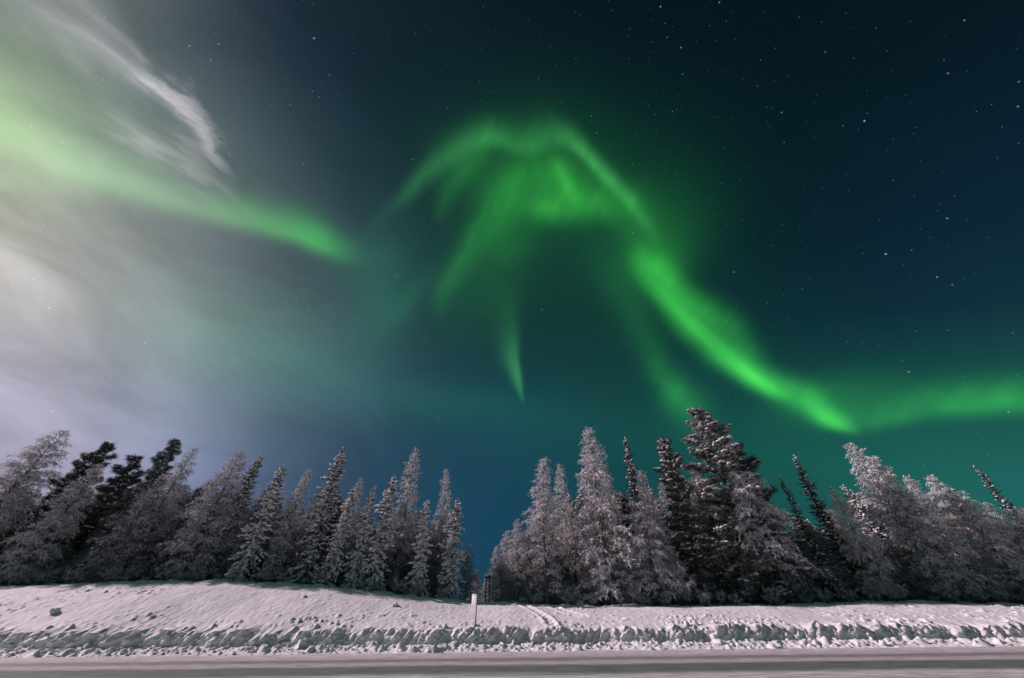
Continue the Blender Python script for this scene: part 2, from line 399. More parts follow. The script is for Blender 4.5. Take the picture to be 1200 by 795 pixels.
# ------------------------------------------------------------------ mesh building
class MB:
    def __init__(s): s.v = []; s.f = []; s.n = 0; s.fm = []
    def add(s, v, *faces, m=0):
        v = np.asarray(v, float).reshape(-1, 3)
        for f in faces:
            f = np.asarray(f, int); s.f.append(f + s.n); s.fm.append(m)
        s.v.append(v); s.n += len(v)
    def mesh(s, name, mats, smooth=True):
        me = bpy.data.meshes.new(name)
        V = np.concatenate(s.v); me.vertices.add(len(V)); me.vertices.foreach_set('co', V.astype(np.float32).ravel())
        loops = np.concatenate([f.ravel() for f in s.f])
        cnt = np.concatenate([np.full(len(f), f.shape[1]) for f in s.f])
        mi = np.concatenate([np.full(len(f), k) for f, k in zip(s.f, s.fm)])
        me.loops.add(len(loops)); me.loops.foreach_set('vertex_index', loops.astype(np.int32))
        me.polygons.add(len(cnt)); st = np.concatenate([[0], np.cumsum(cnt)[:-1]])
        me.polygons.foreach_set('loop_start', st.astype(np.int32)); me.polygons.foreach_set('loop_total', cnt.astype(np.int32))
        me.polygons.foreach_set('material_index', mi.astype(np.int32))
        me.polygons.foreach_set('use_smooth', np.full(len(cnt), smooth))
        for m in mats: me.materials.append(m)
        me.update(calc_edges=True); me.validate()
        return me
    def tube(s, P, r, sides=6, m=0, cap=False):
        P = np.asarray(P, float); r = np.broadcast_to(np.asarray(r, float), (len(P),))
        T = np.gradient(P, axis=0); T /= np.linalg.norm(T, axis=1, keepdims=True) + 1e-9
        ref = np.array([0, 0, 1.0]) if abs(T[0][2]) < .9 else np.array([1.0, 0, 0])
        A = np.cross(T, ref); A /= np.linalg.norm(A, axis=1, keepdims=True) + 1e-9
        B = np.cross(T, A)
        th = np.arange(sides) * 2 * math.pi / sides
        V = P[:, None] + (A[:, None] * np.cos(th)[None, :, None] + B[:, None] * np.sin(th)[None, :, None]) * r[:, None, None]
        i = np.arange(len(P) - 1)[:, None] * sides; j = np.arange(sides)[None]; k = (j + 1) % sides
        F = np.stack([i + j, i + k, i + sides + k, i + sides + j], -1).reshape(-1, 4)
        s.add(V, F, m=m)
        if cap:
            s.add(V[-1], [list(range(sides))], m=m); s.add(V[0], [list(range(sides))[::-1]], m=m)
    def blades(s, S, Dr, Ln, W, sag=.25, m=0, rng=RNG):
        """many narrow tapering sprays: start S, direction Dr, length Ln, width W"""
        n = len(S); Dr = Dr / (np.linalg.norm(Dr, axis=1, keepdims=True) + 1e-9)
        rnd = rng.normal(size=(n, 3)); side = np.cross(Dr, rnd); side /= np.linalg.norm(side, axis=1, keepdims=True) + 1e-9
        side *= W[:, None] * .5
        mid = S + Dr * Ln[:, None] * .55; tip = S + Dr * Ln[:, None]; tip[:, 2] -= Ln * sag
        V = np.stack([S - side * .6, S + side * .6, mid + side, mid - side, tip], 1).reshape(-1, 3)
        b = np.arange(n)[:, None] * 5
        s.add(V, b + np.array([[0, 1, 2, 3]]), m=m)
        s.f.append((b + np.array([[3, 2, 4]])) + s.n - len(V)); s.fm.append(m)
    def lumps(s, C, A, dims, m=0, rng=RNG, sub=1):
        """snow clumps: centres C, axis A (horizontal-ish), dims (n,3) half sizes"""
        v0, f0 = ICO[sub]; n = len(C)
        if n == 0: return
        A = A / (np.linalg.norm(A, axis=1, keepdims=True) + 1e-9)
        up = np.array([[0, 0, 1.0]]); Sd = np.cross(up, A); Sd /= np.linalg.norm(Sd, axis=1, keepdims=True) + 1e-9
        Up = np.cross(A, Sd)
        v = v0[None] * (1 + rng.normal(0, .13, (n, len(v0), 1)))
        v[..., 2] = np.where(v[..., 2] < 0, v[..., 2] * .55, v[..., 2])
        V = C[:, None] + v[..., :1] * A[:, None] * dims[:, None, :1] + v[..., 1:2] * Sd[:, None] * dims[:, None, 1:2] + v[..., 2:] * Up[:, None] * dims[:, None, 2:]
        F = (np.arange(n)[:, None, None] * len(v0) + f0[None]).reshape(-1, 3)
        s.add(V, F, m=m)
def _ico(sub):
    bm = bmesh.new(); bmesh.ops.create_icosphere(bm, subdivisions=sub, radius=1)
    v = np.array([q.co[:] for q in bm.verts]); f = np.array([[w.index for w in p.verts] for p in bm.faces]); bm.free(); return v, f
ICO = {1: _ico(1), 2: _ico(2), 3: _ico(3)}

def link(name, me, parent=None):
    o = bpy.data.objects.new(name, me); COL.objects.link(o)
    if parent is not None: o.parent = parent
    return o
def tag(o, label=None, cat=None, group=None, kind=None):
    if label: o['label'] = label
    if cat: o['category'] = cat
    if group: o['group'] = group
    if kind: o['kind'] = kind
    return o

# ------------------------------------------------------------------ ground
def vnoise(x, y, seed=0):
    xi = np.floor(x).astype(np.int64); yi = np.floor(y).astype(np.int64); xf = x - xi; yf = y - yi
    def h(a, b):
        n = (a * 374761393 + b * 668265263 + seed * 1442695041) & 0xffffffff
        n = ((n ^ (n >> 13)) * 1274126177) & 0xffffffff
        return ((n ^ (n >> 16)) & 0xffff) / 65535.0
    u = xf * xf * (3 - 2 * xf); v = yf * yf * (3 - 2 * yf)
    return (h(xi, yi) * (1 - u) + h(xi + 1, yi) * u) * (1 - v) + (h(xi, yi + 1) * (1 - u) + h(xi + 1, yi + 1) * u) * v - .5
def fbm(x, y, seed=0, o=4):
    a, r = 1.0, 0
    for i in range(o): r = r + a * vnoise(x * 2 ** i, y * 2 ** i, seed + i * 7); a *= .5
    return r
def clods(x, y, cell, dens, seed, rlo=.2, rhi=.5):
    """height of rounded lumps scattered on a jittered grid (in cell units)"""
    xs, ys = x / cell, y / cell
    xi = np.floor(xs).astype(np.int64); yi = np.floor(ys).astype(np.int64); out = np.zeros_like(xs)
    def h(a, b, k):
        n = (a * 73856093 ^ b * 19349663 ^ (seed * 83492791 + k * 2654435)) & 0xffffffff
        n = ((n ^ (n >> 15)) * 2246822519) & 0xffffffff; n = ((n ^ (n >> 13)) * 3266489917) & 0xffffffff
        return ((n ^ (n >> 16)) & 0xffff) / 65535.0
    for dx in (-1, 0, 1):
        for dy in (-1, 0, 1):
            a, b = xi + dx, yi + dy
            cx = a + h(a, b, 1); cy = b + h(a, b, 2); rr = rlo + (rhi - rlo) * h(a, b, 3) ** 2
            on = h(a, b, 4) < dens
            el = 1 + .5 * (h(a, b, 5) - .5)
            d2 = ((xs - cx) * el) ** 2 + (ys - cy) ** 2
            out = np.maximum(out, np.where(on & (d2 < rr * rr), np.sqrt(np.maximum(rr * rr - d2, 0)), 0))
    return out * cell

# height of the crest (world) from where it stands in the photograph
CREST_Y = 40.0
_cp = [(-250, 694), (0, 688), (120, 684), (260, 682), (380, 688), (470, 698), (545, 706), (640, 711), (800, 711), (920, 711), (1000, 707), (1100, 707), (1200, 709), (1400, 712)]
_cw = np.array([at(x, y, CREST_Y) for x, y in _cp])
def crest(X): return np.interp(X, _cw[:, 0], _cw[:, 2])
WT_Y, WT_Z = 31.9, 1.16
def ground(X, Y):
    X = np.asarray(X, float); Y = np.asarray(Y, float)
    t = np.clip((Y - WT_Y) / (CREST_Y - WT_Y), 0, 1)
    c = crest(X)
    z = WT_Z + (c - WT_Z) * (t * 1.25 - .25 * t ** 4)
    far = np.clip((Y - CREST_Y) / 30, 0, 1)
    z = z + np.where(Y > CREST_Y, (.25 - .5 * far) * np.clip((Y - CREST_Y) / 3, 0, 1) + fbm(X * .08, Y * .08, 3, 2) * .5 * np.clip((Y - CREST_Y) / 10, 0, 1), 0)
    return z
def seg_dist(X, Y, pts):
    best = np.full(X.shape, 1e9); along = np.zeros(X.shape)
    acc_ = 0
    for (x0, y0), (x1, y1) in zip(pts[:-1], pts[1:]):
        dx, dy = x1 - x0, y1 - y0; l2 = dx * dx + dy * dy
        t = np.clip(((X - x0) * dx + (Y - y0) * dy) / l2, 0, 1)
        d = np.hypot(X - x0 - t * dx, Y - y0 - t * dy)
        w = d < best; best = np.where(w, d, best); along = np.where(w, acc_ + t * math.sqrt(l2), along); acc_ += math.sqrt(l2)
    return best, along

Xd = np.arange(-50, 52, .075)
Xs = np.concatenate([[-900, -500, -300, -200, -140, -100, -80, -65, -56, -52], Xd, [54, 58, 66, 80, 100, 140, 200, 300, 500, 900]])
ys = [-900, -300, -80, -20, -4, 4, 8.0, 9.4]
rowsY = list(ys); rowsS = [0] * len(ys)
for v in (9.8, 20, 28.6): rowsY.append(v); rowsS.append(1)
for v in np.linspace(29.0, 31.3, 34): rowsY.append(v); rowsS.append(2)
for v in np.linspace(31.3, 31.72, 34)[1:]: rowsY.append(v); rowsS.append(3)
for v in np.arange(31.9, 41, .085): rowsY.append(v); rowsS.append(4)
for v in np.arange(41.2, 62, .35): rowsY.append(v); rowsS.append(4)
for v in (66, 75, 90, 120, 200, 400, 900): rowsY.append(v); rowsS.append(4)
rowsY = np.array(rowsY); rowsS = np.array(rowsS)
GX, GY = np.meshgrid(Xs, rowsY)
GS = np.repeat(rowsS[:, None], len(Xs), 1)
GZ = np.zeros_like(GX)
GZ[GS == 0] = .10 + fbm(GX[GS == 0] * .3, GY[GS == 0] * .3, 9, 2) * .04
near = (GS == 1); GZ[near] = -.03
# rubble apron and ploughed wall
edge = fbm(Xs * .35, Xs * 0, 21, 4) * .7                          # the wall wanders to and fro
shear = 0.75
t2 = np.clip((GY - 29.4) / 1.9, 0, 1)
z2 = .42 * t2 ** 1.3
t3 = np.clip((GY - 31.3) / .42, 0, 1)
topz = WT_Z + fbm(GX * .9, GX * 0, 31, 4) * .34 + fbm(GX * 4.5, GX * 0, 32, 2) * .10
z3 = .42 + (topz - .42) * (1 - (1 - t3) ** 1.15)
m = GS == 2; GZ[m] = z2[m]
m = GS == 3; GZ[m] = z3[m]
m = GS == 4; GZ[m] = ground(GX[m], GY[m])
fade = np.exp(-np.clip(GY - WT_Y, 0, 99) / .35)
GZ = np.where(GS == 4, GZ + (topz - WT_Z) * fade, GZ)
# furrows cut by the plough: slanting bays in the wall
uu = GX - shear * GZ
bay = 1 - np.abs(2 * vnoise(uu * 1.55 + .3 * fbm(GX * .7, GX * 0 + 5, 41, 2), GZ * .35, 43))
bay2 = 1 - np.abs(2 * vnoise(uu * 4.2, GZ * 1.6, 44))
wmask = np.where(GS >= 3, np.where(GS == 3, np.minimum(1, t3 * 3), np.exp(-np.clip(GY - WT_Y, 0, 99) / .5)), np.where(GS == 2, np.clip((GY - 30.3) / .7, 0, 1), 0))
wmask = wmask * np.where(np.abs(GX) < 52, 1, 0)
nearx = np.where(np.abs(GX) < 52, 1.0, 0.0)
edge_s = fbm(Xs * .16, Xs * 0, 22, 1) * .8
ek = np.clip((GY - 28.9) / 1.5, 0, 1) * nearx
GYd = GY + np.where(GS >= 2, ek * (edge_s[None] * np.clip(1 - (GY - WT_Y) / 6, 0, 1) + edge[None] * .45 * np.clip(1 - (GY - WT_Y) / .8, 0, 1)), 0)
GYd -= wmask * ((bay - .5) * .32 * (1 + 1.6 * vnoise(GX * .3, GX * 0, 48)) + (bay2 - .5) * .22 + fbm(GX * 6, GZ * 6, 47, 3) * .13)
# lumps of thrown snow
c1 = clods(GX, GY + GZ, .30, .62, 5, .25, .62); c2 = clods(GX, GY + GZ, .75, .30, 6, .15, .5)
rub = np.where(GS == 2, np.clip(t2 * 3, 0, 1), np.where(GS == 3, np.clip(1 - t3 * 1.7, 0, 1), 0)) * nearx
GZ += rub * (c1 * .75 + c2 * .7) * (1 + .9 * vnoise(GX * .5, GY, 77)) 
GYd -= rub * (c1 * .5)
sl = np.where(GS == 4, np.clip((GY - 32.0) / .4, 0, 1) * np.clip((40.2 - GY) / 2.5, 0, 1), 0) * nearx
dens_mod = np.clip(.45 + fbm(GX * .22, GY * .35, 51, 3) * 1.3, .04, 1.2)
c3 = clods(GX, GY, .42, .34, 8, .10, .48); c4 = clods(GX, GY, 1.3, .22, 9, .08, .26); c5 = clods(GX, GY, .30, .5, 12, .15, .5)
lowb = np.clip((37.5 - GY) / 5, 0.4, 1)
GZ += sl * dens_mod * (c3 * 1.5 + c4 * 1.1 + c5 * 1.6) * lowb
GZ += sl * fbm(GX * .8, GY * .8, 52, 4) * .05 + sl * fbm(GX * 5, GY * 5, 54, 2) * .035
GZ += np.where(GS == 4, fbm(GX * .9, GY * .9, 57, 3) * .38 * np.exp(-((GY - 41.2) / 1.3) ** 2) * nearx, 0)
GZ += np.where(GS == 4, fbm(GX * .2, GY * .2, 53, 2) * .16 * np.clip((GY - 32) / 4, 0, 1) * nearx, 0)
# footpath trodden down the bank
def gp(x, y, Y): p = at(x, y, Y); return (p[0], Y)
trail = [gp(606, 712, 39.5), gp(622, 722, 37.5), gp(640, 733, 34.8), gp(648, 738, 32.6)]
trail2 = [gp(646, 716, 38.8), gp(664, 724, 36.8), gp(690, 733, 35.0), gp(730, 737, 34.2)]
for tr_, w_, dp in ((trail, .24, .09), (trail2, .22, .08)):
    dist, al = seg_dist(GX, GY, tr_)
    GZ += np.where(GS == 4, -dp * np.exp(-(dist / w_) ** 2) * (1 + .5 * np.sin(al * 9)) + dp * .9 * np.exp(-((dist - w_ * 1.9) / (w_ * .7)) ** 2) * (1 + .8 * vnoise(GX * 3, GY * 3, 61)), 0)
V = np.stack([GX, GYd, GZ], -1).reshape(-1, 3)
nr, nc = GX.shape
i = np.arange(nr - 1)[:, None] * nc; j = np.arange(nc - 1)[None]
F = np.stack([i + j, i + j + 1, i + nc + j + 1, i + nc + j], -1).reshape(-1, 4)
mb = MB(); mb.add(V, F)
tag(link('snow_ground', mb.mesh('snow_ground', [M_SNOW])), 'snow covered ground rising over a ploughed bank to the forest edge', 'snow', kind='structure')

rx = np.concatenate([[-900, -300, -120], np.arange(-60, 62, .5), [120, 300, 900]]); ry = np.arange(9.6, 30.2, .25)
AX, AY = np.meshgrid(rx, ry)
AZ = .004 + np.abs(fbm(AX * .25, AY * 1.2, 71, 3)) * .035 + np.clip((AY - 28.2) / 2, 0, 1) * .06
nr, nc = AX.shape; i = np.arange(nr - 1)[:, None] * nc; j = np.arange(nc - 1)[None]
mb = MB(); mb.add(np.stack([AX, AY, AZ], -1), np.stack([i + j, i + j + 1, i + nc + j + 1, i + nc + j], -1).reshape(-1, 4))
tag(link('road', mb.mesh('road', [M_ROAD])), 'road of packed snow with darker wheel tracks', 'road', kind='structure')

# ------------------------------------------------------------------ tree prototypes
def unit(v): return v / (np.linalg.norm(v) + 1e-9)
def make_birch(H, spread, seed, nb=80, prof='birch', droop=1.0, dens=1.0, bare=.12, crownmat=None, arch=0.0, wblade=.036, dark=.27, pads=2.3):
    rng = np.random.default_rng(seed)
    tr = MB(); cr = MB()
    tz = np.linspace(0, H, 14)
    wob = np.cumsum(rng.normal(0, .055, (14, 2)), 0) * (tz / H)[:, None]
    TP = np.column_stack([wob, tz])
    tr.tube(TP, np.linspace(.0085 * H, .0006 * H, 14) + .012, 8)
    def trunk_at(z): return np.array([np.interp(z, tz, TP[:, 0]), np.interp(z, tz, TP[:, 1]), z])
    az = rng.uniform(0, 6.28)
    S_, D_, L_ = [], [], []
    for b in range(nb):
        t = bare + (1 - bare) * ((b + rng.uniform(0, 1)) / nb) ** .92
        az += 2.4 + rng.normal(0, .35)
        if prof == 'cone': R_ = spread * (1 - t) ** .75 + .25
        elif prof == 'round': R_ = spread * math.sqrt(max(1 - ((t - .45) / .62) ** 2, .03))
        else: R_ = spread * (min(1, .55 + t * 1.6)) * (1 - t ** 2.2) ** .8 + .22
        ln = R_ * rng.uniform(.65, 1.2)
        el = R(48) * (1 - arch * .3) + rng.normal(0, .15) + .35 * t
        if prof == 'cone': el = R(14) + .7 * t ** 2
        n = 8; s = np.linspace(0, 1, n)
        h = np.array([math.cos(az), math.sin(az), 0]); p0 = trunk_at(t * H)
        hor = ln * s * math.cos(el * .75)
        ver = ln * (s * math.sin(el) - (.55 + .8 * arch) * droop * s ** 2.4 * (.6 + .4 * rng.uniform()))
        side = np.array([-h[1], h[0], 0]) * rng.normal(0, .12) * ln
        Pb = p0 + h * hor[:, None] + side * (s ** 2)[:, None] + np.array([0, 0, 1]) * ver[:, None]
        (tr if False else cr).tube(Pb, np.linspace(.012 + .010 * ln, .008, n), 4, m=1)
        # rime carried on the upper side of the branch
        cr.tube(Pb[1:] + np.array([0, 0, .02]), np.linspace(.030, .016, n - 1) * (1 + arch), 4, m=0)
        ns = max(3, int(ln * 3.8 * dens))
        for k in range(ns):
            u = .18 + .82 * (k + rng.uniform()) / ns
            q = np.array([np.interp(u, s, Pb[:, c]) for c in range(3)])
            tg = unit(Pb[min(int(u * (n - 1)) + 1, n - 1)] - Pb[int(min(u, .99) * (n - 1))])
            sd = np.cross(tg, [0, 0, 1]) * (1 if k % 2 else -1)
            d0 = unit(tg * .8 + sd * rng.uniform(.4, 1.1) + np.array([0, 0, rng.normal(.12, .25)]))
            l2 = (.30 + .34 * ln * (1 - u * .55)) * rng.uniform(.6, 1.2)
            ss = np.linspace(0, 1, 5)
            P2 = q + d0 * (l2 * ss)[:, None] - np.array([0, 0, 1]) * (l2 * .75 * droop * ss ** 2)[:, None]
            cr.tube(P2, np.linspace(.016, .008, 5) * (1 + .8 * arch), 3, m=0)
            nt_ = max(4, int(l2 * 17 * dens))
            w = rng.uniform(0.05, 1, nt_)
            st = np.stack([np.interp(w, ss, P2[:, c]) for c in range(3)], 1)
            dr = d0[None] * .55 + rng.normal(0, .55, (nt_, 3)) + np.array([0, 0, -.55 * droop + .12])
            S_.append(st); D_.append(dr); L_.append(rng.uniform(.14, .46, nt_) * (1 + .25 * droop))
    S_ = np.concatenate(S_); D_ = np.concatenate(D_); L_ = np.concatenate(L_)
    dk = rng.uniform(size=len(L_)) < dark
    wb = rng.uniform(.6, 1.4, len(L_)) * wblade
    cr.blades(S_[dk], D_[dk], L_[dk], wb[dk] * .9, sag=.22 * droop, m=1, rng=rng)
    cr.blades(S_[~dk], D_[~dk], L_[~dk], wb[~dk], sag=.22 * droop, rng=rng)
    # small side shoots
    k2 = rng.uniform(size=len(L_)) < .75; S_ = S_[k2]; D_ = D_[k2]; L_ = L_[k2]
    S2 = S_ + D_ / (np.linalg.norm(D_, axis=1, keepdims=True)) * (L_ * rng.uniform(.2, .7, len(L_)))[:, None]
    h2 = len(S2) // 3
    D2 = D_ + rng.normal(0, .9, D_.shape); w2 = rng.uniform(.6, 1.3, len(L_)) * wblade * .8; pm = rng.permutation(len(S2)); a_, b_ = pm[:h2], pm[h2:]
    cr.blades(S2[a_], D2[a_], L_[a_] * .6, w2[a_], sag=.1, m=1, rng=rng)
    cr.blades(S2[b_], D2[b_], L_[b_] * .55, w2[b_] * 1.1, sag=.1, rng=rng)
    # little pads of snow caught in the fork of the twigs
    npad = int(len(S2) * .022 * pads); pi_ = rng.choice(len(S2), npad, replace=False); sz = rng.uniform(.5, 1.3, npad)
    cr.lumps(S2[pi_], D_[pi_] * [1, 1, .4] + rng.normal(0, .2, (npad, 3)), np.stack([sz * .16, sz * .085, sz * .065], 1), m=2, rng=rng)
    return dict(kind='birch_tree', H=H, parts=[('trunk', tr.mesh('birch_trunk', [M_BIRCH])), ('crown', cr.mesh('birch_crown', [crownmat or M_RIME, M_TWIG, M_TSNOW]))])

def make_spruce(H, spread, seed, snow=1.0, lump=1.0, needles=M_NEEDLE, gap=.36, bare=.06, power=.6):
    rng = np.random.default_rng(seed)
    tr = MB(); cr = MB(); sn = MB()
    tz = np.linspace(0, H, 10); TP = np.column_stack([np.cumsum(rng.normal(0, .09, (10, 2)), 0) * (tz / H)[:, None], tz])
    tr.tube(TP, np.linspace(.009 * H, .012, 10) + .01, 8)
    z = bare * H; az = 0
    S_, D_, L_ = [], [], []; C_, A_, Q_ = [], [], []
    while z < H * .985:
        t = z / H
        R_ = spread * (1 - t) ** power + .12
        nb = int(rng.integers(5, 8)) if t < .9 else 4
        az += rng.uniform(.3, 1)
        rmod = rng.uniform(.75, 1.15)
        for b in range(nb):
            a = az + b * 2 * math.pi / nb + rng.normal(0, .18)
            ln = R_ * rmod * rng.uniform(.5, 1.25)
            h = np.array([math.cos(a), math.sin(a), 0])
            p0 = np.array([np.interp(z, tz, TP[:, 0]), np.interp(z, tz, TP[:, 1]), z + rng.normal(0, .17)])
            s = np.linspace(0, 1, 6)
            slope = .35 * t - .6 * (1 - t) - .4 * (lump - 1) + rng.normal(0, .22)
            ver = ln * (slope * s - .45 * s ** 2 * (1 - t * .7) + .28 * s ** 4)
            Pb = p0 + h * (ln * s)[:, None] * .95 + np.array([0, 0, 1]) * ver[:, None]
            cr.tube(Pb, np.linspace(.022, .008, 6), 3, m=1)
            nn = max(10, int(ln * 62))
            w = rng.uniform(.08, 1, nn); st = np.stack([np.interp(w, s, Pb[:, c]) for c in range(3)], 1)
            sd = np.array([-h[1], h[0], 0]) * rng.choice([-1, 1], nn)[:, None]
            dr = h * .7 + sd * rng.uniform(.2, 1.2, nn)[:, None] + np.array([0, 0, 1]) * rng.normal(-.22, .32, nn)[:, None]
            S_.append(st); D_.append(dr); L_.append(rng.uniform(.14, .34, nn) * (1.15 - .45 * w) * (.55 + .45 * min(1, R_)))
            if rng.uniform() < .9 * snow:
                k = max(1, int(ln * 2.6 * snow))
                w = np.clip((np.arange(k) + rng.uniform(.3, 1, k)) / k, 0, 1)
                st = np.stack([np.interp(w, s, Pb[:, c]) for c in range(3)], 1)
                tg = unit(Pb[-1] - Pb[0])
                sz = rng.uniform(.55, 1.25, k) * lump * (.55 + .45 * min(1, R_))
                C_.append(st + np.array([0, 0, .03]) + rng.normal(0, .05, (k, 3))); A_.append(tg + rng.normal(0, .35, (k, 3)))
                Q_.append(np.stack([sz * .24 * rng.uniform(.7, 1.2, k), sz * .16, sz * .125], 1))
        z += gap * (1.15 - .55 * t) * rng.uniform(.75, 1.25)
    cr.blades(np.concatenate(S_), np.concatenate(D_), np.concatenate(L_), rng.uniform(.035, .07, sum(len(x) for x in S_)), sag=.18, rng=rng)
    top = np.array([TP[-1]])
    C_.append(top - [0, 0, .12]); A_.append(np.array([[.1, 0, 1.0]])); Q_.append(np.array([[.2, .06, .06]]))
    sn.lumps(np.concatenate(C_), np.concatenate(A_), np.concatenate(Q_), rng=rng, sub=2)
    return dict(kind='spruce_tree', H=H, parts=[('trunk', tr.mesh('spruce_trunk', [M_BARK])), ('crown', cr.mesh('spruce_crown', [needles, M_BARK])), ('snow_clumps', sn.mesh('spruce_snow', [M_TSNOW]))])

def make_pine(H, spread, seed, snow=1.0, needles=M_NEEDLE, bare=.22, nl=46, topw=.5):
    rng = np.random.default_rng(seed)
    tr = MB(); cr = MB(); sn = MB()
    tz = np.linspace(0, H * .97, 12); TP = np.column_stack([np.cumsum(rng.normal(0, .09, (12, 2)), 0) * (tz / H)[:, None], tz])
    tr.tube(TP, np.linspace(.012 * H, .03, 12), 8)
    az = 0; CC = []
    for b in range(nl):
        t = bare + (1 - bare) * ((b + rng.uniform()) / nl)
        az += 2.4 + rng.normal(0, .5)
        R_ = spread * (topw + (1 - topw) * (1 - t)) * (1 - max(0, t - .82) / .24 * .8) * rng.uniform(.4, 1.2) * (1 + .22 * math.sin(b * .9))
        h = np.array([math.cos(az), math.sin(az), 0]); el = R(8) + .8 * t ** 2 + rng.normal(0, .15)
        s = np.linspace(0, 1, 6); p0 = np.array([np.interp(t * H, tz, TP[:, 0]), np.interp(t * H, tz, TP[:, 1]), t * H * .97])
        Pb = p0 + h * (R_ * s * math.cos(el))[:, None] + np.array([0, 0, 1]) * (R_ * (s * math.sin(el) - .28 * s ** 2 * (1 - t) * 1.4))[:, None]
        cr.tube(Pb, np.linspace(.02 + .02 * R_, .015, 6), 5, m=1)
        ns = int(3 + R_ * 3.2)
        for k in range(ns):
            u = .3 + .7 * (k + rng.uniform()) / ns
            q = np.array([np.interp(u, s, Pb[:, c]) for c in range(3)])
            sd = np.array([-h[1], h[0], 0]) * (1 if k % 2 else -1)
            l2 = rng.uniform(.3, .9) * (1.1 - .5 * u) * min(1.2, R_ * .6)
            e = q + unit(h * .8 + sd + np.array([0, 0, rng.uniform(-.1, .5)])) * l2
            cr.tube(np.array([q, (q + e) / 2 + [0, 0, -.02], e]), [.016, .012, .008], 3, m=1)
            CC.append(e)
            if rng.uniform() < .6: CC.append((q + e) / 2 + rng.normal(0, .08, 3))
        CC.append(Pb[-1])
    CC = np.array(CC); n = len(CC); kb = 44
    S_ = np.repeat(CC, kb, 0) + rng.normal(0, .13, (n * kb, 3))
    Dd = rng.normal(0, 1, (n * kb, 3)); Dd[:, 2] = Dd[:, 2] * .8 + .25
    cr.blades(S_, Dd, rng.uniform(.20, .48, n * kb), rng.uniform(.03, .055, n * kb), sag=.1, rng=rng)
    on = rng.uniform(size=n) < .85 * snow
    C2 = CC[on]; sz = rng.uniform(.6, 1.3, len(C2))
    out = C2 - np.array([np.interp(C2[:, 2], tz, TP[:, 0]), np.interp(C2[:, 2], tz, TP[:, 1]), C2[:, 2]]).T
    out[:, 2] = -.12; out += rng.normal(0, .15, out.shape)
    sn.lumps(C2 + [0, 0, .13], out, np.stack([sz * .24, sz * .19, sz * .12], 1), rng=rng, sub=2)
    return dict(kind='pine_tree', H=H, parts=[('trunk', tr.mesh('pine_trunk', [M_BARK])), ('crown', cr.mesh('pine_crown', [needles, M_BARK])), ('snow_clumps', sn.mesh('pine_snow', [M_TSNOW]))])

def make_shrub(H, seed, mat_=None):
    rng = np.random.default_rng(seed); tr = MB(); cr = MB()
    S_, D_, L_ = [], [], []
    for b in range(13):
        a = rng.uniform(0, 6.28); h = np.array([math.cos(a), math.sin(a), 0]); ln = H * rng.uniform(.6, 1.1)
        s = np.linspace(0, 1, 8); out = rng.uniform(.2, .75)
        Pb = h * (ln * out * s)[:, None] + np.array([0, 0, 1]) * (ln * (s * 1.25 - .75 * out * s ** 2.3))[:, None]
        tr.tube(Pb, np.linspace(.022, .007, 8), 4)
        cr.tube(Pb[2:] + [0, 0, .02], np.linspace(.026, .014, 6), 4)
        k = int(ln * 26); w = rng.uniform(.25, 1, k)
        S_.append(np.stack([np.interp(w, s, Pb[:, c]) for c in range(3)], 1))
        D_.append(h * .5 + rng.normal(0, .6, (k, 3)) + [0, 0, .1]); L_.append(rng.uniform(.15, .5, k))
    S_ = np.concatenate(S_); D_ = np.concatenate(D_); L_ = np.concatenate(L_)
    cr.blades(S_, D_, L_, rng.uniform(.02, .045, len(L_)), sag=.3, rng=rng)
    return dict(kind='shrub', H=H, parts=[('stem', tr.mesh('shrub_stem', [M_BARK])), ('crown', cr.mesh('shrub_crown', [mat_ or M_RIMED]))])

PROTO = {
 'birch':   [make_birch(17, 3.6, 101, nb=96, bare=.04), make_birch(17, 3.9, 102, nb=96, droop=1.2, bare=.04), make_birch(16, 3.3, 103, nb=105, dens=1.1, bare=.04)],
 'slim':    [make_birch(17, 2.0, 111, nb=100, prof='birch', dens=1.2, bare=.05), make_birch(17, 2.1, 112, nb=84, dens=1.1, bare=.22)],
 'cone':    [make_birch(17, 3.1, 121, nb=150, prof='cone', droop=.75, dens=1.15, bare=.05), make_birch(17, 2.7, 122, nb=140, prof='cone', droop=.7, dens=1.15, bare=.05)],
 'weep':    [make_birch(13, 3.9, 131, nb=66, prof='round', droop=.7, arch=.5, dens=1.1, bare=.08), make_birch(13, 4.2, 132, nb=60, prof='round', droop=.75, arch=.7, dens=1.0, bare=.2)],
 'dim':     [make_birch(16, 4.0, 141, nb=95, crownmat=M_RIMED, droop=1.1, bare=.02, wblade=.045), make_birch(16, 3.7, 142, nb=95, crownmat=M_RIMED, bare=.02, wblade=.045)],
 'laden':   [make_spruce(15, 2.15, 201, snow=1.0, lump=1.35), make_spruce(15, 2.4, 202, snow=1.0, lump=1.35, gap=.40, needles=M_FNEEDLE), make_spruce(15, 2.0, 203, snow=1.0, lump=1.5, needles=M_FNEEDLE)],
 'spruce':  [make_spruce(17, 2.2, 211, snow=.95, lump=1.15, needles=M_FNEEDLE), make_spruce(17, 2.3, 212, snow=.9, lump=1.1)],
 'spire':   [make_spruce(18, 1.7, 221, snow=.75, lump=.8, gap=.42, power=.7), make_spruce(18, 1.5, 222, snow=.65, lump=.8, gap=.46, power=.7)],
 'pine':    [make_pine(20, 3.3, 301, snow=.8, nl=84), make_pine(20, 3.2, 302, snow=.45, nl=84, topw=.6), make_pine(20, 3.0, 303, snow=.45, needles=M_FNEEDLE, nl=84, topw=.55)],
 'bigpine': [make_pine(22, 4.7, 311, snow=.9, nl=112, bare=.05, topw=.48, needles=M_FNEEDLE)],
 'shrub':   [make_shrub(2.2, 401), make_shrub(1.8, 402), make_shrub(2.6, 403)],
}
used = set()
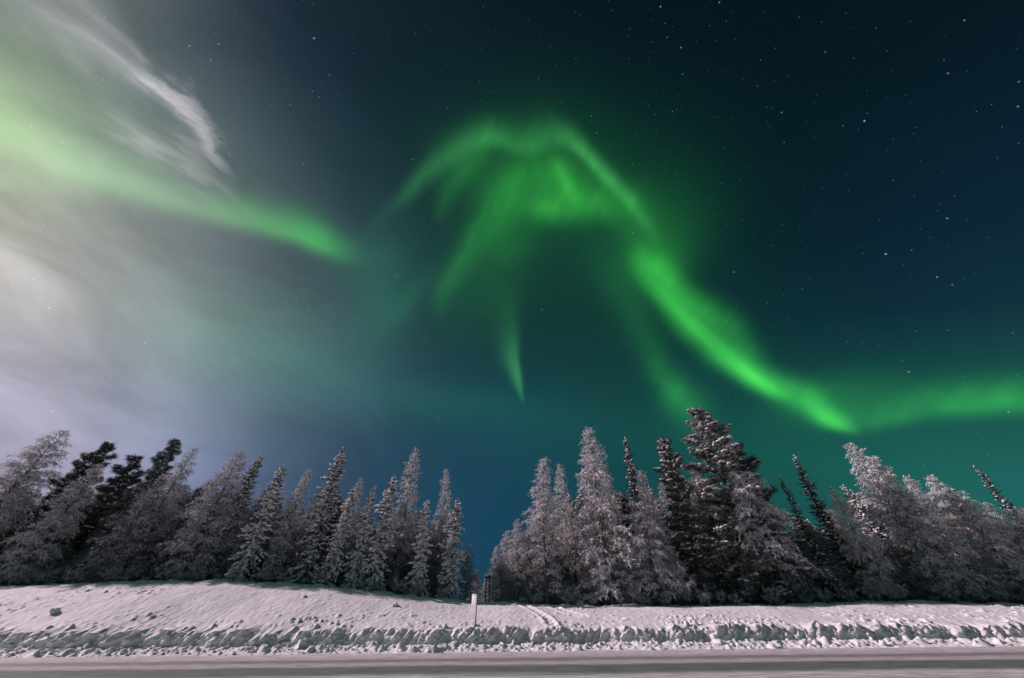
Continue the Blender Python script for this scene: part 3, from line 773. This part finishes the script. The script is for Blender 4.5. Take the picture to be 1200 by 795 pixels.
def place(proto, base, H, wf=1.0, tilt=0.0, rz=0.0):
    s = H / proto['H']
    root = bpy.data.objects.new(proto['kind'], None); COL.objects.link(root)
    root.empty_display_size = .5
    M_ = Matrix.Translation(Vector(base)) @ Matrix.Rotation(R(tilt), 4, 'Y') @ Matrix.Rotation(rz, 4, 'Z') @ Matrix.Diagonal((s * wf, s * wf, s, 1))
    root.matrix_world = M_
    for nm, me in proto['parts']:
        c = bpy.data.objects.new(nm, me); COL.objects.link(c); c.parent = root
    return root
def tree(ptype, idx, x, y, Y, label, wf=1.0, tilt=0.0, cat='tree', group=None, rz=None):
    """tree whose top stands at photo pixel (x, y), at distance Y"""
    T = at(x, y, Y)
    g = float(ground(T[0], Y)) - .15
    H = (T[2] - g) / math.cos(R(tilt))
    base = (T[0] - H * math.sin(R(tilt)), Y, g)
    pr = PROTO[ptype][idx % len(PROTO[ptype])]
    o = place(pr, base, H, wf, tilt, random.uniform(0, 6.28) if rz is None else rz)
    tag(o, label, cat, group)
    return o

G_L = 'frosted trees along the left half of the bank'
G_R = 'frosted trees along the right half of the bank'
# --- left half -------------------------------------------------------------
for a in [
 ('birch', 0, -22, 560, 43.0, 'pale rime covered birch cut off by the left edge of the photo', 1.1, 0),
 ('birch', 1, 76, 505, 44.0, 'tall frosted birch with the highest top at the far left, leaning right', 1.15, 3),
 ('dim', 0, 38, 552, 46.0, 'dull grey frosted birch just behind the tall birch at far left', 1.1, 0),
 ('pine', 1, 127, 519, 47.0, 'dark green pine with little snow, first dark top from the left', 1.0, 0),
 ('pine', 1, 163, 537, 48.5, 'dark round topped pine with little snow, right of the first dark pine', 1.15, 2),
 ('birch', 2, 117, 545, 42.5, 'frosted birch in front of the two dark pines on the left', 1.0, 1),
 ('pine', 2, 213, 514, 46.0, 'dark pine with a pointed top hugging the pale birch at left', .9, 0),
 ('birch', 0, 229, 526, 43.5, 'pale pinkish birch touching the pointed dark pine on its left', .85, 2),
 ('dim', 1, 187, 566, 42.0, 'grey drooping birch below the pointed dark pine', 1.15, 2),
 ('dim', 0, 246, 566, 45.0, 'low grey birch filling the dip between two tall pale birches', 1.0, 0),
 ('birch', 2, 284, 531, 43.0, 'broad frosted birch with a flat bushy pale top, left of a dark spruce', 1.15, 0),
 ('spruce', 1, 302, 534, 45.0, 'dark spruce edge behind the broad flat topped pale birch', 1.0, 0),
 ('laden', 1, 335, 545, 42.5, 'snow laden spruce between the bushy birch and a slim pale birch', 1.0, 0),
 ('slim', 0, 362, 549, 43.5, 'slim pale birch left of the tall pointed snowy spruce', 1.0, 0),
 ('spruce', 0, 404, 526, 44.0, 'tall pointed snowy spruce, the highest top left of centre', 1.1, 0),
 ('slim', 1, 425, 562, 48.0, 'faint pale birch behind the two short snowy spruces', 1.1, 0),
 ('dim', 0, 318, 572, 44.5, 'grey birch filling the space between the dark spruce and the snow laden spruce', 1.1, 0),
 ('dim', 1, 381, 570, 45.5, 'grey frosted birch between the slim pale birch and the tall pointed spruce', 1.0, 0),
 ('dim', 0, 472, 590, 45.0, 'grey birch low between the thickly coated spruce and the slender tall birch', 1.0, 0),
 ('dim', 1, 518, 608, 45.5, 'grey birch low between the last two snowy spruces of the left group', .9, 0),
 ('laden', 0, 413, 573, 41.8, 'short thickly snow coated spruce in front of the faint birch', .95, 0),
 ('laden', 2, 440, 570, 43.0, 'grey snowy spruce wedged between two thickly coated spruces', .9, 0),
 ('laden', 1, 461, 557, 42.2, 'thickly snow coated spruce left of the slender tall birch', 1.0, 0),
 ('slim', 1, 489, 528, 45.0, 'slender tall pale birch with visible dark trunk and bare lower stem', 1.0, 0),
 ('slim', 0, 526, 551, 46.0, 'pale birch rising behind the last two snowy spruces of the left group', .9, 0),
 ('laden', 2, 503, 587, 42.3, 'snowy spruce with big white clumps, second from the gap in the forest', 1.1, 0),
 ('dim', 1, 549, 640, 47.0, 'short dim birch peeping out right of the last snowy spruce of the left group', 1.1, 0),
 ('laden', 1, 535, 584, 43.0, 'bushy snowy spruce standing at the left rim of the gap', 1.15, 0),
]: tree(a[0], a[1], a[2], a[3], a[4], a[5], a[6], a[7], group=G_L)
# --- right half ------------------------------------------------------------
for a in [
 ('birch', 1, 596, 622, 48.5, 'low wide frosted birch behind the small birch at the right rim of the gap', 1.1, 0),
 ('dim', 0, 588, 650, 46.0, 'short dim birch bush at the right rim of the gap', 1.2, 0),
 ('slim', 0, 580, 640, 50.0, 'small pale birch standing nearest the right rim of the gap', 1.3, 0),
 ('birch', 0, 606, 609, 47.0, 'low rounded pale birch left of the tall narrow birch', .95, 0),
 ('slim', 0, 632, 538, 44.5, 'tall narrow frosted birch, first tall top right of the gap', 1.35, 0),
 ('slim', 1, 658, 546, 47.0, 'thin faint birch between the narrow birch and the big white cone', 1.0, 0),
 ('cone', 0, 687, 505, 43.5, 'big white cone shaped frosted tree, broadest pale crown right of centre', 1.1, 0),
 ('cone', 1, 708, 560, 46.0, 'frosted tree tucked against the right flank of the big white cone', 1.0, 0),
 ('spire', 0, 729, 512, 45.0, 'dark narrow spruce spire right of the big white cone tree', 1.0, 0),
 ('birch', 2, 749, 552, 43.5, 'frosted birch between the dark spire and the twin topped pine', .8, 0),
 ('pine', 0, 773, 514, 43.8, 'snow flecked pine with a forked top left of the largest tree', .85, 0),
 ('weep', 0, 748, 592, 42.0, 'drooping frosted birch low in front of the snow flecked pine', .8, 0),
 ('bigpine', 0, 817, 480, 44.5, 'largest tree, a dark dense pine with snow caps and the highest top', 1.12, 0),
 ('pine', 0, 852, 520, 46.5, 'dark pine flank with an overhanging bough right of the largest tree', 1.15, 0),
 ('weep', 1, 868, 558, 42.2, 'weeping birch with white arching twigs in front of the largest pine', .8, 0),
 ('dim', 1, 893, 588, 43.0, 'dim drooping birch left of the twin leaning spires', .9, 0),
 ('spire', 1, 911, 556, 44.5, 'left and shorter of the two leaning dark spruce spires', .95, 0),
 ('spire', 0, 926, 534, 45.5, 'right and taller of the two leaning dark spruce spires', 1.1, 0),
 ('birch', 1, 972, 572, 43.0, 'pale birch with a small side top, right of the leaning spires', .8, 0),
 ('birch', 0, 996, 520, 44.0, 'tall frosted birch, highest pale top in the right quarter', .95, 0),
 ('birch', 2, 1026, 541, 43.2, 'bushy frosted birch against the right side of the tallest right birch', 1.05, 0),
 ('cone', 1, 1060, 560, 45.5, 'grey frosted tree with a dark core among the right hand birches', 1.1, 0),
 ('birch', 1, 1091, 557, 46.0, 'pale birch with a feathery top left of a dark hidden crown', 1.0, 0),
 ('pine', 2, 1108, 572, 48.0, 'dark pine top peeping out behind the feathery birch', .9, 0),
 ('weep', 0, 1118, 583, 42.3, 'weeping birch with long streaming white twigs near the right edge', 1.0, 0),
 ('spire', 1, 1142, 546, 46.0, 'lone snowy spruce spire leaning left near the right edge', 1.0, 0),
 ('birch', 2, 1152, 590, 43.5, 'low frosted birch below the lone spruce spire', 1.0, 0),
 ('weep', 1, 1188, 600, 42.4, 'big drooping frosted birch at the right edge', 1.0, 0),
 ('birch', 0, 1232, 590, 44.0, 'frosted birch mostly cut off by the right edge of the photo', 1.1, 0),
]: tree(a[0], a[1], a[2], a[3], a[4], a[5], a[6], a[7], group=G_R)
# --- deeper rows, seen only as dark depth between the front trees -----------
sky_x = [-200, 0, 76, 160, 215, 250, 290, 335, 362, 404, 440, 490, 505, 535, 555, 575, 600, 632, 687, 729, 760, 817, 870, 930, 960, 996, 1060, 1140, 1200, 1400]
sky_y = [560, 572, 552, 552, 548, 568, 555, 570, 570, 565, 590, 575, 600, 605, 665, 668, 640, 580, 550, 556, 550, 530, 575, 590, 585, 552, 570, 578, 590, 600]
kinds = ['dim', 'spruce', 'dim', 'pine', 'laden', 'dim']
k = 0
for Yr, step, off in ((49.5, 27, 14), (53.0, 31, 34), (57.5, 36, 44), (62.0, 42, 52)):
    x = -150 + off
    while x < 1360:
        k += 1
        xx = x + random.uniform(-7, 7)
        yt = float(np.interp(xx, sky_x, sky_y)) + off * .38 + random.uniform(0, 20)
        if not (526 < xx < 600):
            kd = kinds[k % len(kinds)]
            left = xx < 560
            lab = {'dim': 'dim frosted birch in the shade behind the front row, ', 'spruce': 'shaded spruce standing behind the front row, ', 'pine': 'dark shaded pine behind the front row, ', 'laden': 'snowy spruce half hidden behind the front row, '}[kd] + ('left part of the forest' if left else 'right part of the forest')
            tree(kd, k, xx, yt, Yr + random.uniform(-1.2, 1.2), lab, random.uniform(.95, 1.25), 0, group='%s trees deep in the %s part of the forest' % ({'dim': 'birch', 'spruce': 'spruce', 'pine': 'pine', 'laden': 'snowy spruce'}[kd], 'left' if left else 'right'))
        x += step
# young undergrowth trees that close the forest floor
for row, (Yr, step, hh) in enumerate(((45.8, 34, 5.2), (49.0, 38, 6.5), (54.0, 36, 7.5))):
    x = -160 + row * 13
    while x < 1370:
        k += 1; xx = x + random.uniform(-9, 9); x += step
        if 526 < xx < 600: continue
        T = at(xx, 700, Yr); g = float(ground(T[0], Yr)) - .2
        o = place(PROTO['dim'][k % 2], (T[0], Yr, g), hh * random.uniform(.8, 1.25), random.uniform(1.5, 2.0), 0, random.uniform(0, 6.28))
        lf = 'left' if xx < 560 else 'right'
        tag(o, 'young dim birch filling the forest floor behind the front row, %s part' % lf, 'tree', 'young birches on the forest floor, %s part' % lf)
# far low trees closing the gap
for (x, y, Y, lb) in ((558, 668, 66, 'left one of three distant low trees seen in the gap of the forest'), (570, 676, 72, 'middle one of three distant low trees seen in the gap of the forest'), (584, 655, 64, 'right one of three distant low trees seen in the gap of the forest')):
    tree('dim', x, x, y, Y, lb, 1.1, 0)
# shrubs at the forest foot
for n_, (x, y, Y, i_, w_, lb) in enumerate([
 (628, 695, 41.6, 0, 1.2, 'rimed shrub at the head of the trodden path'),
 (668, 690, 41.5, 2, 1.2, 'arching frosted shrub under the big white cone tree'),
 (742, 682, 41.2, 2, 1.0, 'frosted shrub below the dark narrow spire'),
 (787, 660, 41.0, 2, 1.0, 'tall bare frosted shrub with stiff branching twigs below the forked pine'),
 (822, 696, 40.6, 1, .9, 'small twiggy shrub poking from the snow below the largest pine'),
 (842, 690, 41.0, 0, .9, 'dark twiggy shrub right below the largest pine'),
 (900, 690, 41.2, 1, 1.1, 'frosted shrub at the foot of the leaning spires'),
 (960, 686, 41.5, 0, 1.2, 'frosted shrub below the pale birch right of the spires'),
 (1040, 684, 41.4, 2, 1.3, 'frosted shrub at the foot of the bushy right birch'),
 (1105, 684, 41.6, 1, 1.2, 'frosted shrub under the feathery birch near the right edge'),
 (1165, 688, 41.5, 0, 1.2, 'frosted shrub under the drooping birch at the right edge'),
 (60, 664, 41.6, 2, 1.3, 'frosted shrub at the foot of the tallest birch at far left'),
 (150, 664, 41.4, 0, 1.3, 'frosted shrub in the shade below the dark left pines'),
 (235, 664, 41.5, 1, 1.3, 'frosted shrub below the pinkish birch on the left'),
 (318, 666, 41.4, 2, 1.2, 'frosted shrub left of the snow laden spruce foot'),
 (385, 672, 41.3, 0, 1.1, 'frosted shrub at the foot of the tall pointed spruce'),
 (478, 684, 41.2, 1, 1.1, 'frosted shrub below the slender tall birch')]):
    tree('shrub', i_, x, y, Y, lb, w_, 0, cat='shrub', group='frosted shrubs along the forest foot')

# low twigs along the whole foot of the forest
for q in range(44):
    x = -20 + q * 28.5 + random.uniform(-10, 10)
    if 560 < x < 580: continue
    Yq = random.uniform(40.3, 42.0); T = at(x, 700, Yq); g = float(ground(T[0], Yq)) - .1
    o = place(PROTO['shrub'][q % 3], (T[0], Yq, g), random.uniform(.6, 1.7), random.uniform(.9, 1.5), 0, random.uniform(0, 6.28))
    lf = 'left' if x < 560 else 'right'
    tag(o, 'low half buried twigs sticking out of the snow along the forest foot, %s part' % lf, 'shrub', 'half buried twigs along the %s forest foot' % lf)
# ------------------------------------------------------------------ sign, posts, snow blocks
def box(mb, c, hx, hy, hz, rot=0.0, bev=0.0):
    bm = bmesh.new(); bmesh.ops.create_cube(bm, size=2)
    for v in bm.verts: v.co = Vector((v.co.x * hx, v.co.y * hy, v.co.z * hz))
    if bev: bmesh.ops.bevel(bm, geom=bm.edges[:], offset=bev, segments=2, affect='EDGES', profile=.5)
    bm.verts.ensure_lookup_table()
    v = np.array([q.co[:] for q in bm.verts]); ca, sa = math.cos(rot), math.sin(rot)
    v = np.column_stack([v[:, 0] * ca - v[:, 1] * sa, v[:, 0] * sa + v[:, 1] * ca, v[:, 2]]) + np.array(c)
    off = mb.n; mb.v.append(v); mb.n += len(v)
    for f in bm.faces: mb.f.append(np.array([[q.index + off for q in f.verts]])); mb.fm.append(0)
    bm.free()
SY = 32.2
pb = at(556.5, 737, SY); pt = at(558.8, 697, SY)
Hs = pt[2] - (pb[2] - .5)
root = bpy.data.objects.new('road_sign', None); COL.objects.link(root)
root.location = (pb[0], SY, pb[2] - .5); root.rotation_euler = (0, R(1.5), 0)
tag(root, 'small snow plastered road sign on a thin post standing in the bank', 'sign')
mb = MB(); mb.tube([[0, 0, 0], [0, 0, Hs * .5], [0, 0, Hs]], .042, 10, cap=True); link('post', mb.mesh('post', [M_METAL]), root)
mb = MB(); box(mb, (-.19, .15, Hs - .31), .26, .012, .28, R(-42), .006)
link('sign_panel', mb.mesh('sign_panel', [M_METAL], False), root)
mb = MB(); box(mb, (-.212, .128, Hs - .305), .262, .016, .285, R(-42), .012)
cap_ = np.array([[-.2, .14, Hs - .02]]); mb.lumps(cap_, np.array([[.74, -.67, 0]]), np.array([[.27, .07, .06]]), sub=3)
link('snow', mb.mesh('sign_snow', [M_TSNOW]), root)

LY = 42.5
p1 = at(568.8, 706, LY); p2 = at(573.2, 706, LY); tp = at(571, 673, LY)
root = bpy.data.objects.new('twin_post', None); COL.objects.link(root)
gz = p1[2] - .4; root.location = (p1[0], LY, gz); Hp = tp[2] - gz
tag(root, 'dark twin posts with rounded snow caps standing in the gap of the forest', 'post')
dx = p2[0] - p1[0]
for q, hh in ((0, Hp * .95), (dx, Hp)):
    mb = MB(); mb.tube([[q, 0, 0], [q, 0, hh * .5], [q, 0, hh]], .055, 10, cap=True); link('pole', mb.mesh('pole', [M_WOODP]), root)
mb = MB(); box(mb, (dx / 2, 0, Hp * .90), dx / 2 + .14, .06, .07, 0, .01); link('crossbar', mb.mesh('crossbar', [M_WOODP], False), root)
mb = MB(); mb.lumps(np.array([[dx, 0, Hp + .03]]), np.array([[1., 0, 0]]), np.array([[.26, .24, .24]]), sub=3)
mb.lumps(np.array([[-.02, 0, Hp * .95 + .02]]), np.array([[1., 0, 0]]), np.array([[.19, .17, .17]]), sub=3)
link('snow', mb.mesh('post_snow', [M_TSNOW]), root)

# a few big blocks of thrown snow, each one a thing
def block(x, y, Y, s, lb, seed):
    rng = np.random.default_rng(seed)
    p = at(x, y, Y); z = float(ground(p[0], Y))
    v, f = ICO[3]; v = v.copy()
    v = np.sign(v) * np.abs(v) ** .75
    v *= (1 + .22 * np.sin(v[:, [1]] * 4 + rng.uniform(0, 6)) * np.cos(v[:, [0]] * 3) + rng.normal(0, .02, (len(v), 1)))
    v = v * np.array([.62, .5, .42]) * s
    mb = MB(); mb.add(v, f)
    o = link('snow_block', mb.mesh('snow_block', [M_SNOW]))
    o.location = (p[0], Y, z + .20 * s); o.rotation_euler = (rng.normal(0, .25), rng.normal(0, .25), rng.uniform(0, 6))
    tag(o, lb, 'snow block', 'big lumps of thrown snow on the bank')
block(58, 727, 34.2, .45, 'biggest dark sided snow lump low on the bank at far left', 1)
block(462, 716, 36.0, .42, 'snow lump below the slender birch, left of the sign', 2)
block(353, 713, 36.5, .3, 'small snow lump on the bank below the pointed spruces', 3)
#block(408, 735, 33.6, .5, 'snow lump at the top of the ploughed wall left of the sign', 4)
